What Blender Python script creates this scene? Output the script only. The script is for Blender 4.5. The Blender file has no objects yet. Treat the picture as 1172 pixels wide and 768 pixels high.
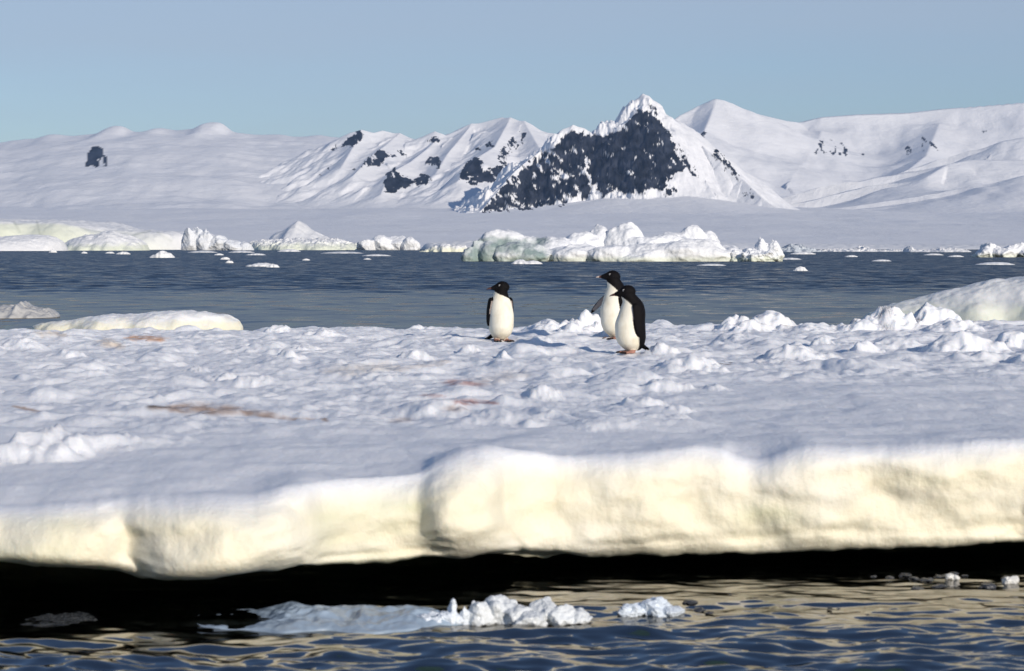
import bpy, math
import numpy as np
from mathutils import Vector, kdtree

C = bpy.context.scene
COL = C.collection
R = math.radians

# ------------------------------------------------------------------ camera
W0, F, H, HY, CX = 1172.0, 2279.0, 1.5, 283.0, 586.0     # picture width, focal length in px, eye height, horizon row
cam_d = bpy.data.cameras.new('camera')
cam = bpy.data.objects.new('camera', cam_d); COL.objects.link(cam)
cam.location = (0, 0, H); cam.rotation_euler = (R(90), 0, 0)
cam_d.sensor_width = 36.0; cam_d.lens = F / W0 * 36.0
cam_d.shift_y = -(384.0 - HY) / W0
cam_d.clip_start = 0.1; cam_d.clip_end = 90000.0
cam_d.dof.use_dof = True; cam_d.dof.focus_distance = 45.0; cam_d.dof.aperture_fstop = 7.0
C.camera = cam

# ------------------------------------------------------------------ sky, sun, exposure
SUN_AZ, SUN_EL = 146.0, 18.0          # azimuth clockwise from +Y (the view direction)
world = bpy.data.worlds.new('World'); C.world = world; world.use_nodes = True
wn, wl = world.node_tree.nodes, world.node_tree.links
bg = wn['Background']; bg.inputs['Strength'].default_value = 0.073
sky = wn.new('ShaderNodeTexSky'); sky.sky_type = 'NISHITA'; sky.sun_disc = False
sky.sun_elevation = R(SUN_EL); sky.sun_rotation = R(SUN_AZ)
sky.altitude = 0; sky.air_density = 1.0; sky.dust_density = .2; sky.ozone_density = 3.2
tint = wn.new('ShaderNodeMix'); tint.data_type = 'RGBA'; tint.blend_type = 'MULTIPLY'; tint.inputs['Factor'].default_value = 1.0
tint.inputs['B'].default_value = (.88, .92, 1.03, 1)          # thin high veil: a little less green than clear air
wl.new(sky.outputs[0], tint.inputs['A']); 
hs = wn.new('ShaderNodeHueSaturation'); hs.inputs['Saturation'].default_value = .95
wl.new(tint.outputs['Result'], hs.inputs['Color']); 
wtc = wn.new('ShaderNodeTexCoord'); wsp = wn.new('ShaderNodeSeparateXYZ'); wl.new(wtc.outputs['Generated'], wsp.inputs[0])
wmp = wn.new('ShaderNodeMapping'); wmp.inputs['Scale'].default_value = (3, 3, 26); wl.new(wtc.outputs['Generated'], wmp.inputs[0])
wnz = wn.new('ShaderNodeTexNoise'); wnz.inputs['Scale'].default_value = 1.0; wnz.inputs['Detail'].default_value = 5; wl.new(wmp.outputs[0], wnz.inputs['Vector'])
wad = wn.new('ShaderNodeMath'); wad.operation = 'MULTIPLY_ADD'; wl.new(wnz.outputs['Fac'], wad.inputs[0]); wad.inputs[1].default_value = .08; wl.new(wsp.outputs['Z'], wad.inputs[2])
wmr = wn.new('ShaderNodeMapRange'); wl.new(wad.outputs[0], wmr.inputs['Value']); wmr.interpolation_type = 'SMOOTHSTEP'
wmr.inputs['From Min'].default_value = .075; wmr.inputs['From Max'].default_value = .16; wmr.inputs['To Max'].default_value = .6
veil = wn.new('ShaderNodeMix'); veil.data_type = 'RGBA'; veil.inputs['B'].default_value = (4.5, 5.1, 6.1, 1)      # thin grey cloud sheet overhead, clear blue strip under it
wm2 = wn.new('ShaderNodeMapRange'); wl.new(wsp.outputs['Z'], wm2.inputs['Value']); wm2.interpolation_type = 'SMOOTHSTEP'      # the sheet ends higher up
wm2.inputs['From Min'].default_value = .16; wm2.inputs['From Max'].default_value = .4; wm2.inputs['To Min'].default_value = 1; wm2.inputs['To Max'].default_value = 0
wmu = wn.new('ShaderNodeMath'); wmu.operation = 'MULTIPLY'; wl.new(wmr.outputs[0], wmu.inputs[0]); wl.new(wm2.outputs[0], wmu.inputs[1])
wl.new(wmu.outputs[0], veil.inputs['Factor']); wl.new(hs.outputs[0], veil.inputs['A']); wl.new(veil.outputs['Result'], bg.inputs['Color'])
sd = bpy.data.lights.new('sun', 'SUN'); sd.energy = 2.9; sd.angle = R(0.6); sd.color = (1.0, 0.90, 0.77)
sun = bpy.data.objects.new('sun', sd); COL.objects.link(sun)
sv = Vector((math.sin(R(SUN_AZ)) * math.cos(R(SUN_EL)), math.cos(R(SUN_AZ)) * math.cos(R(SUN_EL)), math.sin(R(SUN_EL))))
sun.rotation_euler = (-sv).to_track_quat('-Z', 'Y').to_euler()
sun.location = (60, -100, 60)
C.view_settings.view_transform = 'Standard'; C.view_settings.look = 'None'
C.view_settings.gamma = 1.0; C.view_settings.use_curve_mapping = False
C.view_settings.exposure = 0.49
C.cycles.max_bounces = 6; C.cycles.diffuse_bounces = 3; C.cycles.glossy_bounces = 3
C.cycles.transparent_max_bounces = 8; C.cycles.volume_bounces = 0
C.cycles.caustics_reflective = False; C.cycles.caustics_refractive = False

# ------------------------------------------------------------------ numpy noise
def _h(ix, iy, iz, seed):
    h = (ix.astype(np.int64) * 374761393 + iy.astype(np.int64) * 668265263 + iz.astype(np.int64) * 2147483647 + seed * 974634777) & 0xFFFFFFFF
    h = ((h ^ (h >> 13)) * 1274126177) & 0xFFFFFFFF
    h = ((h ^ (h >> 15)) * 2246822519) & 0xFFFFFFFF
    return h ^ (h >> 16)
def p2(x, y, seed=0):
    x, y = np.broadcast_arrays(np.asarray(x, float), np.asarray(y, float))
    x0 = np.floor(x); y0 = np.floor(y); fx = x - x0; fy = y - y0
    u = fx * fx * fx * (fx * (fx * 6 - 15) + 10); v = fy * fy * fy * (fy * (fy * 6 - 15) + 10)
    z = np.zeros(1, np.int64)
    def g(i, j):
        a = _h(x0 + i, y0 + j, z, seed) * (2 * math.pi / 4294967296.0)
        return np.cos(a) * (fx - i) + np.sin(a) * (fy - j)
    a = g(0, 0); b = g(1, 0); c = g(0, 1); d = g(1, 1)
    return (a + u * (b - a) + v * ((c + u * (d - c)) - (a + u * (b - a)))) * 1.5
def p3(x, y, z, seed=0):
    x0 = np.floor(x); y0 = np.floor(y); z0 = np.floor(z); fx = x - x0; fy = y - y0; fz = z - z0
    s = lambda t: t * t * t * (t * (t * 6 - 15) + 10)
    u, v, w = s(fx), s(fy), s(fz)
    def g(i, j, k):
        h = _h(x0 + i, y0 + j, z0 + k, seed)
        a = (h & 0xFFFF) * (2 * math.pi / 65536.0); c = (h >> 16) / 32768.0 - 1.0; q = np.sqrt(np.maximum(0, 1 - c * c))
        return q * np.cos(a) * (fx - i) + q * np.sin(a) * (fy - j) + c * (fz - k)
    l = lambda a, b, t: a + t * (b - a)
    return l(l(l(g(0,0,0), g(1,0,0), u), l(g(0,1,0), g(1,1,0), u), v), l(l(g(0,0,1), g(1,0,1), u), l(g(0,1,1), g(1,1,1), u), v), w) * 1.5
def fbm(x, y, o=4, seed=0, gain=.5, lac=2.03):
    t = 0; a = 1.0
    for k in range(o):
        t = t + a * p2(x + 17.3 * k, y - 9.1 * k, seed + k); x = x * lac; y = y * lac; a *= gain
    return t
def ridged(x, y, o=4, seed=0, gain=.5, lac=2.07):
    t = 0; a = 1.0; n = 0
    for k in range(o):
        t = t + a * (1 - np.abs(p2(x + 11.7 * k, y + 5.3 * k, seed + k))); n += a; x = x * lac; y = y * lac; a *= gain
    return t / n
def fbm3(x, y, z, o=4, seed=0, gain=.5):
    t = 0; a = 1.0
    for k in range(o):
        t = t + a * p3(x, y, z, seed + k); x = x * 2.03 + 5; y = y * 2.03; z = z * 2.03; a *= gain
    return t
def ss(a, b, x):
    t = np.clip((x - a) / (b - a), 0, 1); return t * t * (3 - 2 * t)
def ip(x, pts):                                # smooth interpolation through control points
    xs = np.array([p[0] for p in pts], float); ys = np.array([p[1] for p in pts], float)
    i = np.clip(np.searchsorted(xs, x) - 1, 0, len(xs) - 2)
    t = np.clip((x - xs[i]) / (xs[i + 1] - xs[i]), 0, 1)
    m = np.gradient(ys, xs)
    dlt = np.diff(ys) / np.diff(xs)            # limit the tangents so that the curve does not overshoot
    for k in range(len(xs)):
        d0 = dlt[max(0, k - 1)]; d1 = dlt[min(len(dlt) - 1, k)]
        m[k] = 0 if d0 * d1 <= 0 else 2 * d0 * d1 / (d0 + d1)
    h = xs[i + 1] - xs[i]
    return (2*t**3 - 3*t**2 + 1)*ys[i] + (t**3 - 2*t**2 + t)*h*m[i] + (-2*t**3 + 3*t**2)*ys[i+1] + (t**3 - t**2)*h*m[i+1]
def wx(px, Y): return (px - CX) / F * Y
def wz(py, Y): return H - (py - HY) / F * Y
def inpoly(px, py, poly):
    r = np.zeros(np.shape(px), bool); n = len(poly)
    for i in range(n):
        x1, y1 = poly[i]; x2, y2 = poly[(i + 1) % n]
        if y1 == y2: continue
        r ^= ((y1 > py) != (y2 > py)) & (px < (x2 - x1) * (py - y1) / (y2 - y1) + x1)
    return r

# ------------------------------------------------------------------ mesh and tag helpers
def mesh_from(name, V, Fq, mats, col=None, parent=None, smooth=True, mi=None):
    V = np.asarray(V, np.float32).reshape(-1, 3); Fq = np.asarray(Fq, np.int32); k = Fq.shape[1]; n = len(Fq)
    me = bpy.data.meshes.new(name)
    me.vertices.add(len(V)); me.vertices.foreach_set('co', V.ravel())
    me.loops.add(n * k); me.loops.foreach_set('vertex_index', Fq.ravel())
    me.polygons.add(n); me.polygons.foreach_set('loop_start', np.arange(0, n * k, k, dtype=np.int32))
    me.polygons.foreach_set('use_smooth', np.full(n, smooth))
    for m in (mats if isinstance(mats, (list, tuple)) else [mats]): me.materials.append(m)
    if mi is not None: me.polygons.foreach_set('material_index', np.asarray(mi, np.int32))
    if col is not None:
        a = me.attributes.new('Col', 'FLOAT_COLOR', 'POINT')
        c = np.ones((len(V), 4), np.float32); c[:, :3] = np.asarray(col, np.float32).reshape(-1, 3)
        a.data.foreach_set('color', c.ravel())
    me.update(calc_edges=True); me.validate()
    o = bpy.data.objects.new(name, me); COL.objects.link(o)
    if parent: o.parent = parent
    return o
def gridF(ni, nj, wrap=False):
    i = np.arange(ni - 1)[:, None]; j = np.arange(nj if wrap else nj - 1)[None, :]; j2 = (j + 1) % nj
    return np.stack([i*nj + j, i*nj + j2, (i+1)*nj + j2, (i+1)*nj + j], -1).reshape(-1, 4)
def grid(name, V, mat, col=None, parent=None, wrap=False, flip=False):
    f = gridF(V.shape[0], V.shape[1], wrap)
    if flip: f = f[:, ::-1]
    return mesh_from(name, V, f, mat, col, parent)
def tag(o, label, cat, group=None):
    o['label'] = label; o['category'] = cat
    if group: o['group'] = group
    return o
def struct(o): o['kind'] = 'structure'; return o

# ------------------------------------------------------------------ materials
def mat(name):
    m = bpy.data.materials.new(name); m.use_nodes = True
    return m, m.node_tree.nodes, m.node_tree.links, m.node_tree.nodes['Principled BSDF']
def nd(n, t, **kw):
    o = n.new(t)
    for k, v in kw.items():
        if k.startswith('i_'): o.inputs[k[2:].replace('_', ' ')].default_value = v
        else: setattr(o, k, v)
    return o
def snow_mat(name, scale, bump, dist, rough=.75, var=.06, sss=0.0):
    m, n, l, b = mat(name)
    a = nd(n, 'ShaderNodeAttribute', attribute_name='Col')
    tc = n.new('ShaderNodeTexCoord')
    nz = nd(n, 'ShaderNodeTexNoise', i_Scale=scale, i_Detail=6.0, i_Roughness=.65); l.new(tc.outputs['Object'], nz.inputs['Vector'])
    nv = nd(n, 'ShaderNodeTexNoise', i_Scale=scale * .23, i_Detail=5.0, i_Roughness=.6); l.new(tc.outputs['Object'], nv.inputs['Vector'])
    mr = nd(n, 'ShaderNodeMapRange'); l.new(nv.outputs['Fac'], mr.inputs['Value'])
    mr.inputs['From Min'].default_value = .3; mr.inputs['From Max'].default_value = .7
    mr.inputs['To Min'].default_value = 1 - var; mr.inputs['To Max'].default_value = 1.0
    mx = nd(n, 'ShaderNodeMix', data_type='RGBA', blend_type='MULTIPLY'); mx.inputs['Factor'].default_value = 1
    l.new(a.outputs['Color'], mx.inputs['A']); l.new(mr.outputs[0], mx.inputs['B'])
    l.new(mx.outputs['Result'], b.inputs['Base Color'])
    bp = nd(n, 'ShaderNodeBump', i_Strength=bump, i_Distance=dist); l.new(nz.outputs['Fac'], bp.inputs['Height'])
    l.new(bp.outputs[0], b.inputs['Normal'])
    b.inputs['Roughness'].default_value = rough; b.inputs['Specular IOR Level'].default_value = .25
    if sss:
        b.inputs['Subsurface Weight'].default_value = sss; b.inputs['Subsurface Radius'].default_value = (.05, .06, .07); b.inputs['Subsurface Scale'].default_value = 1
    return m
SNOW = snow_mat('floe_snow', 45.0, .4, .02, sss=.45)
FARSNOW = snow_mat('mountain_snow_and_rock', .02, .5, 12.0, .9, .05)
BERG = snow_mat('berg_ice', 1.2, .4, .25, .6, .08)
CLEAR = snow_mat('wet_ice', 18.0, .22, .02, .25, .25)
def plain(name, col, rough=.5, spec=.4):
    m, n, l, b = mat(name); b.inputs['Base Color'].default_value = (*col, 1); b.inputs['Roughness'].default_value = rough
    b.inputs['Specular IOR Level'].default_value = spec
    nz = nd(n, 'ShaderNodeTexNoise', i_Scale=120.0, i_Detail=4.0); tc = n.new('ShaderNodeTexCoord'); l.new(tc.outputs['Object'], nz.inputs['Vector'])
    bp = nd(n, 'ShaderNodeBump', i_Strength=.2, i_Distance=.004); l.new(nz.outputs['Fac'], bp.inputs['Height']); l.new(bp.outputs[0], b.inputs['Normal'])
    return m

# water: fresnel reflection over a dark, slightly see-through body
WATER, n, l, b = mat('sea_water'); n.remove(b); out = n['Material Output']
tc = n.new('ShaderNodeTexCoord'); sp = n.new('ShaderNodeSeparateXYZ'); l.new(tc.outputs['Object'], sp.inputs[0])
n1 = nd(n, 'ShaderNodeTexNoise', i_Scale=.95, i_Detail=8.0, i_Roughness=.62); l.new(tc.outputs['Object'], n1.inputs['Vector'])
n2 = nd(n, 'ShaderNodeTexNoise', i_Scale=.05, i_Detail=3.0); l.new(tc.outputs['Object'], n2.inputs['Vector'])
edge = nd(n, 'ShaderNodeMath', operation='MULTIPLY_ADD'); l.new(n2.outputs['Fac'], edge.inputs[0]); edge.inputs[1].default_value = 26.0; l.new(sp.outputs['Y'], edge.inputs[2])
ms = nd(n, 'ShaderNodeMapRange', interpolation_type='SMOOTHSTEP'); l.new(edge.outputs[0], ms.inputs['Value'])   # wind-ruffled water beyond the calm strip
ms.inputs['From Min'].default_value = 70; ms.inputs['From Max'].default_value = 92; ms.inputs['To Min'].default_value = .3; ms.inputs['To Max'].default_value = 1.0
mn = nd(n, 'ShaderNodeMapRange', interpolation_type='SMOOTHSTEP'); l.new(sp.outputs['Y'], mn.inputs['Value'])
mn.inputs['From Min'].default_value = 10; mn.inputs['From Max'].default_value = 24; mn.inputs['To Min'].default_value = .12; mn.inputs['To Max'].default_value = 1.0
mm = nd(n, 'ShaderNodeMath', operation='MULTIPLY'); l.new(ms.outputs[0], mm.inputs[0]); l.new(mn.outputs[0], mm.inputs[1])
sub = nd(n, 'ShaderNodeVectorMath', operation='SUBTRACT'); l.new(n1.outputs['Color'], sub.inputs[0]); sub.inputs[1].default_value = (.5, .615, .5)
scl = nd(n, 'ShaderNodeVectorMath', operation='SCALE'); l.new(sub.outputs[0], scl.inputs[0])
amp = nd(n, 'ShaderNodeMath', operation='MULTIPLY'); amp.inputs[1].default_value = 1.95; l.new(mm.outputs[0], amp.inputs[0]); l.new(amp.outputs[0], scl.inputs['Scale'])
flat = nd(n, 'ShaderNodeVectorMath', operation='MULTIPLY'); l.new(scl.outputs[0], flat.inputs[0]); flat.inputs[1].default_value = (1, 1, 0)
geo = n.new('ShaderNodeNewGeometry')
addn = nd(n, 'ShaderNodeVectorMath', operation='ADD'); l.new(flat.outputs[0], addn.inputs[0]); l.new(geo.outputs['Normal'], addn.inputs[1])
nrm = nd(n, 'ShaderNodeVectorMath', operation='NORMALIZE'); l.new(addn.outputs[0], nrm.inputs[0])
bp2 = nrm
fr = nd(n, 'ShaderNodeFresnel', i_IOR=1.33); l.new(bp2.outputs[0], fr.inputs['Normal'])
gl = nd(n, 'ShaderNodeBsdfGlossy', i_Roughness=.04, i_Color=(.39, .38, .365, 1)); l.new(bp2.outputs[0], gl.inputs['Normal'])
tr = nd(n, 'ShaderNodeBsdfTransparent', i_Color=(.36, .50, .56, 1))
df = nd(n, 'ShaderNodeBsdfDiffuse', i_Color=(.010, .021, .028, 1))
mb = nd(n, 'ShaderNodeMixShader', i_Fac=.6); l.new(df.outputs[0], mb.inputs[1]); l.new(tr.outputs[0], mb.inputs[2])
mw = n.new('ShaderNodeMixShader'); l.new(fr.outputs[0], mw.inputs[0]); l.new(mb.outputs[0], mw.inputs[1]); l.new(gl.outputs[0], mw.inputs[2])
l.new(mw.outputs[0], out.inputs['Surface'])
BACKING = plain('backing_dark', (.006, .012, .018), .9, .1)  # dark sheet added below the water so the world doesn't show through

# ------------------------------------------------------------------ water and seabed
def build_sea():
    a = np.concatenate([np.linspace(-180, -30, 40, endpoint=False), np.linspace(-30, -18, 40, endpoint=False), np.linspace(-18, 18, 720, endpoint=False),
                        np.linspace(18, 30, 40, endpoint=False), np.linspace(30, 180, 40, endpoint=False)]) * math.pi / 180
    r = [1.0]
    while r[-1] < 40000:
        x = r[-1]; st = .15 if x < 6.3 else (.012 if x < 9.4 else .025 if x < 10.5 else (.1 + (x - 10.5) * .06))
        r.append(x + st)
    r = np.array(r)[:, None]; a = a[None, :]
    X = r * np.sin(a); Y = r * np.cos(a)
    near = ss(13.0, 9.5, r) * ss(4.0, 6.0, r) * (.22 + .78 * ss(9.3, 6.9, r))
    calm = .35 + .65 * ss(-2.2, .6, X)                      # sheltered water under the left of the floe
    calm = np.maximum(calm, ss(8.1, 7.2, Y))
    wv = .026 * fbm(X * 2.2 + .4 * Y, Y * 5.6, 3, 5, .48) + .010 * p2(X * 4.5 + .5 * Y, Y * 11, 31) + .0045 * p2(X * 10 - Y, Y * 22, 33)
    wv += .008 * np.sin(2 * math.pi * (Y * 1.9 + .25 * X + .5 * fbm(X * .8, Y * .8, 2, 77)))
    Z = wv * near * calm
    V = np.stack([X, Y, Z + 0 * X], -1)
    o = grid('water', V, WATER, wrap=True, flip=True); struct(o)
    rr = np.array([.0, 20, 200, 3000, 40000])[:, None]; aa = np.linspace(0, 2 * math.pi, 64, endpoint=False)[None]
    struct(grid('dark_backing', np.stack([rr * np.sin(aa), rr * np.cos(aa), -3.0 + 0 * rr * aa], -1), BACKING, wrap=True, flip=True))
build_sea()

# ------------------------------------------------------------------ mountains
WHITE = np.array([.90, .905, .925])
def seg_field(X, Y, pts, sf, sb, fall=0):
    """tents over a ridge line pts [(x,y,z)]: returns height and distance to the ridge"""
    best = np.full(X.shape, -1e9); bd = np.full(X.shape, 1e9)
    for (x1, y1, z1), (x2, y2, z2) in zip(pts[:-1], pts[1:]):
        dx, dy = x2 - x1, y2 - y1; L = dx * dx + dy * dy + 1e-9
        t = np.clip(((X - x1) * dx + (Y - y1) * dy) / L, 0, 1)
        qx, qy = X - x1 - t * dx, Y - y1 - t * dy; d = np.hypot(qx, qy)
        sl = np.where(qy < 0, sf, sb)
        h = z1 + t * (z2 - z1) - (sl * fall * (1 - np.exp(-d / fall)) + .12 * d if fall else sl * d)
        bd = np.where(h > best, d, bd); best = np.maximum(h, best)
    return best, bd
def smax(a, b, k):
    t = np.clip(.5 + .5 * (a - b) / k, 0, 1); return b * (1 - t) + a * t + k * t * (1 - t)
def ridge(pts): return [(wx(px, D), D, wz(py, D)) for px, py, D in pts]
def ray_grid(p0, p1, np_, D0, D1, nd_):
    px = np.linspace(p0, p1, np_)[None, :]; D = np.linspace(D0, D1, nd_)[:, None]
    return np.broadcast_to(px, (nd_, np_)), wx(px, D), np.broadcast_to(D, (nd_, np_)).copy()
def rock_cols(X, Y, Z, polys, jit=5.0, seed=3, vs=.6):
    px = CX + X / Y * F; py = HY - (Z - H) / Y * F
    q = Y / F
    jx = fbm(X / (9 * q), Z / (7 * q), 4, seed) * jit; jy = fbm(X / (9 * q) + 50, Z / (7 * q), 4, seed + 9) * jit
    m = np.zeros(X.shape)
    for k, (poly, dens) in enumerate(polys):
        ins = inpoly(px + jx, py + jy, poly)
        nz = fbm(X / (8 * q) + .6 * Z / (8 * q), Z / (13 * q) - .2 * X / (13 * q), 5, seed + 20 + k, .6)
        vein = np.abs(fbm(X / (16 * q) + Z / (19 * q), Z / (26 * q) - X / (40 * q), 3, seed + 70 + k, .5))      # snow lying along ledges and gullies
        nz = nz - 1.1 * vs * ss(.10, .01, vein)
        m = np.maximum(m, np.where(ins, ss(-.05, .12, nz - (.75 - 1.5 * dens)), 0))
    tone = np.clip(.020 + .035 * fbm(X / (14 * q), Z / (10 * q), 4, seed + 40), .004, .09)
    rock = np.stack([tone * .82, tone * .94, tone * 1.3], -1)  # blue of the distant haze painted into the rock colour
    sn = WHITE * (1 - .03 * np.abs(fbm(X / 300, Y / 300, 3, 8)))[..., None]
    return sn * (1 - m[..., None]) + rock * m[..., None], m

def base_z(X, Y):
    z = ip(Y.ravel(), [(1500, -6), (1900, 1.2), (3000, 14), (5000, 62), (6500, 120), (9000, 190), (13000, 240)]).reshape(Y.shape)
    return z + np.clip((Y - 1900) / 3000, 0, 1) * (9 * fbm(X / 900, Y / 1500, 3, 2) + 3 * fbm(X / 260, Y / 420, 3, 4))
def build_plateau():                         # low ice plain rising inland, and the long white skyline on the left
    px, X, Y = ray_grid(-700, 1900, 1150, 1500, 12500, 400)
    base = base_z(X, Y)
    pts = ridge([(-900, 190, 9500), (-300, 172, 10000), (0, 164, 10000), (40, 156, 10000), (70, 155, 10000), (108, 156, 9900), (122, 147, 9800), (136, 145, 9800), (160, 151, 9900),
                 (180, 147, 10000), (205, 151, 10000), (228, 144, 10000), (242, 141, 10000), (256, 143, 10000), (268, 152, 10000), (300, 155, 10000), (340, 156, 10000), (385, 158, 10000), (520, 165, 10000), (800, 190, 10500)])
    sm = [(-900, 190), (-300, 174), (0, 164), (60, 157), (110, 154), (150, 152), (205, 152), (260, 152), (300, 155), (385, 158), (520, 166), (800, 190), (2000, 230)]
    q1 = ip(px.ravel(), sm).reshape(px.shape)
    d = np.abs(Y - 10000)
    h = H + (HY - q1) / F * 10000 - np.where(Y < 10000, .10 * d + 2.2e-5 * np.minimum(d, 2500) ** 2, .35 * d)
    for bx, bh, sw, sy in [(128, 7, 13, 420), (142, 5, 10, 300), (185, 5, 16, 380), (241, 11, 15, 450), (255, 6, 9, 300), (62, 3, 16, 300), (22, 2, 20, 300), (318, 2, 18, 300), (365, 2, 14, 300), (215, 3, 12, 250)]:   # rounded snow domes along the crest
        h = h + bh * 4.39 * np.exp(-((X - wx(bx, 10000)) / (sw * 4.39)) ** 2 - ((Y - 10000 + 60) / sy) ** 2)
    h = h + 5 * fbm(X / 170, Y / 420, 3, 57)
    h = h + np.clip(d / 500, 0, 1) * (16 * fbm(X / 700 + Y / 900, Y / 500, 4, 12))
    kn, _ = seg_field(X, Y, ridge([(103, 170, 9250), (122, 168, 9250)]), .85, .2)
    k2, _ = seg_field(X, Y, ridge([(118, 186, 8900), (150, 178, 8900), (178, 190, 8900)]), .3, .1)
    Z = np.maximum(np.maximum(base, h), np.maximum(kn, k2))
    Z = Z + 0
    col, m = rock_cols(X, Y, Z, [([(98, 191), (100, 176), (104, 170), (110, 168), (117, 171), (119, 177), (114, 184), (111, 191), (104, 189)], 1.1), ([(117, 179), (121, 175), (124, 182), (123, 190), (119, 189)], .9)], 2.2, 3, .3)
    V = np.stack([X, Y, Z], -1)
    struct(grid('terrain', V, FARSNOW, col))
build_plateau()

SMK = 22.0
def build_middle():                          # the snow ridge with scattered outcrops left of the peak
    px, X, Y = ray_grid(180, 760, 640, 6300, 9800, 420)
    main = ridge([(386, 162, 8380), (390, 159, 8400), (402, 152, 8400), (414, 150, 8400), (428, 152, 8400), (438, 149, 8450), (458, 154, 8500), (470, 160, 8500), (484, 159, 8400),
                  (498, 150, 8400), (506, 157, 8400), (540, 143, 8500), (574, 134, 8500), (584, 136, 8450), (600, 140, 8400), (614, 147, 8400), (640, 165, 8400), (720, 200, 8600)])
    global SMK
    SMK = 30.0
    Z, d = seg_field(X, Y, main, .40, .4, 900.0)
    spurs = [[(584, 136, 8450), (566, 168, 7900), (545, 181, 7600), (524, 207, 7300)], [(600, 140, 8400), (618, 170, 7900), (630, 200, 7500)],
             [(506, 157, 8400), (470, 185, 7900), (446, 198, 7600), (436, 222, 7300)], [(414, 150, 8400), (402, 172, 8050), (390, 192, 7750)],
             [(540, 143, 8500), (512, 176, 8000), (498, 200, 7600)], [(458, 154, 8500), (428, 176, 8000), (405, 200, 7600)]]
    for s in spurs:
        z2, d2 = seg_field(X, Y, ridge(s), .38, .38, 900.0); u = z2 > Z
        Z = smax(z2, Z, SMK); d = np.where(u, d2, d)
    Z = smax(Z, base_z(X, Y) - 16, 70)
    Z = Z + np.clip(d / 140, 0, 1) * np.clip((Z - base_z(X, Y)) / 60, 0, 1) * (22 * fbm(X / 160 - Y / 400, Y / 300, 4, 21) + 12 * (ridged(X / 260, Y / 420, 3, 27) - .75))
    polys = [([(389, 168), (397, 158), (408, 151), (417, 153), (413, 161), (402, 168)], 0.98), ([(414, 188), (424, 178), (435, 171), (444, 176), (440, 185), (426, 190)], 0.92), ([(446, 176), (461, 173), (463, 178), (448, 182)], 0.64),
             ([(440, 219), (441, 200), (452, 191), (460, 202), (472, 203), (490, 199), (494, 207), (480, 213), (462, 213), (452, 222)], 1.03), ([(486, 188), (492, 179), (506, 184), (503, 192)], 0.86),
             ([(525, 207), (530, 190), (540, 180), (552, 184), (553, 195), (544, 203)], 1.14), ([(534, 209), (560, 192), (576, 188), (579, 198), (566, 208), (548, 211)], 1.03), ([(541, 169), (566, 160), (565, 166), (545, 173)], 0.64),
             ([(568, 182), (576, 170), (584, 172), (582, 190)], 0.53), ([(580, 168), (590, 150), (602, 152), (600, 166), (588, 174)], 0.44), ([(489, 162), (492, 157), (502, 158), (500, 163)], 0.98), ([(378, 172), (383, 166), (385, 172)], 0.75),
             ([(400, 196), (412, 190), (414, 198)], 0.53), ([(360, 205), (372, 192), (380, 190), (370, 202)], 0.25)]
    col, m = rock_cols(X, Y, Z, polys, 3.5, 31, .3)
    struct(grid('hill', np.stack([X, Y, Z], -1), FARSNOW, col))
build_middle()

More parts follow.
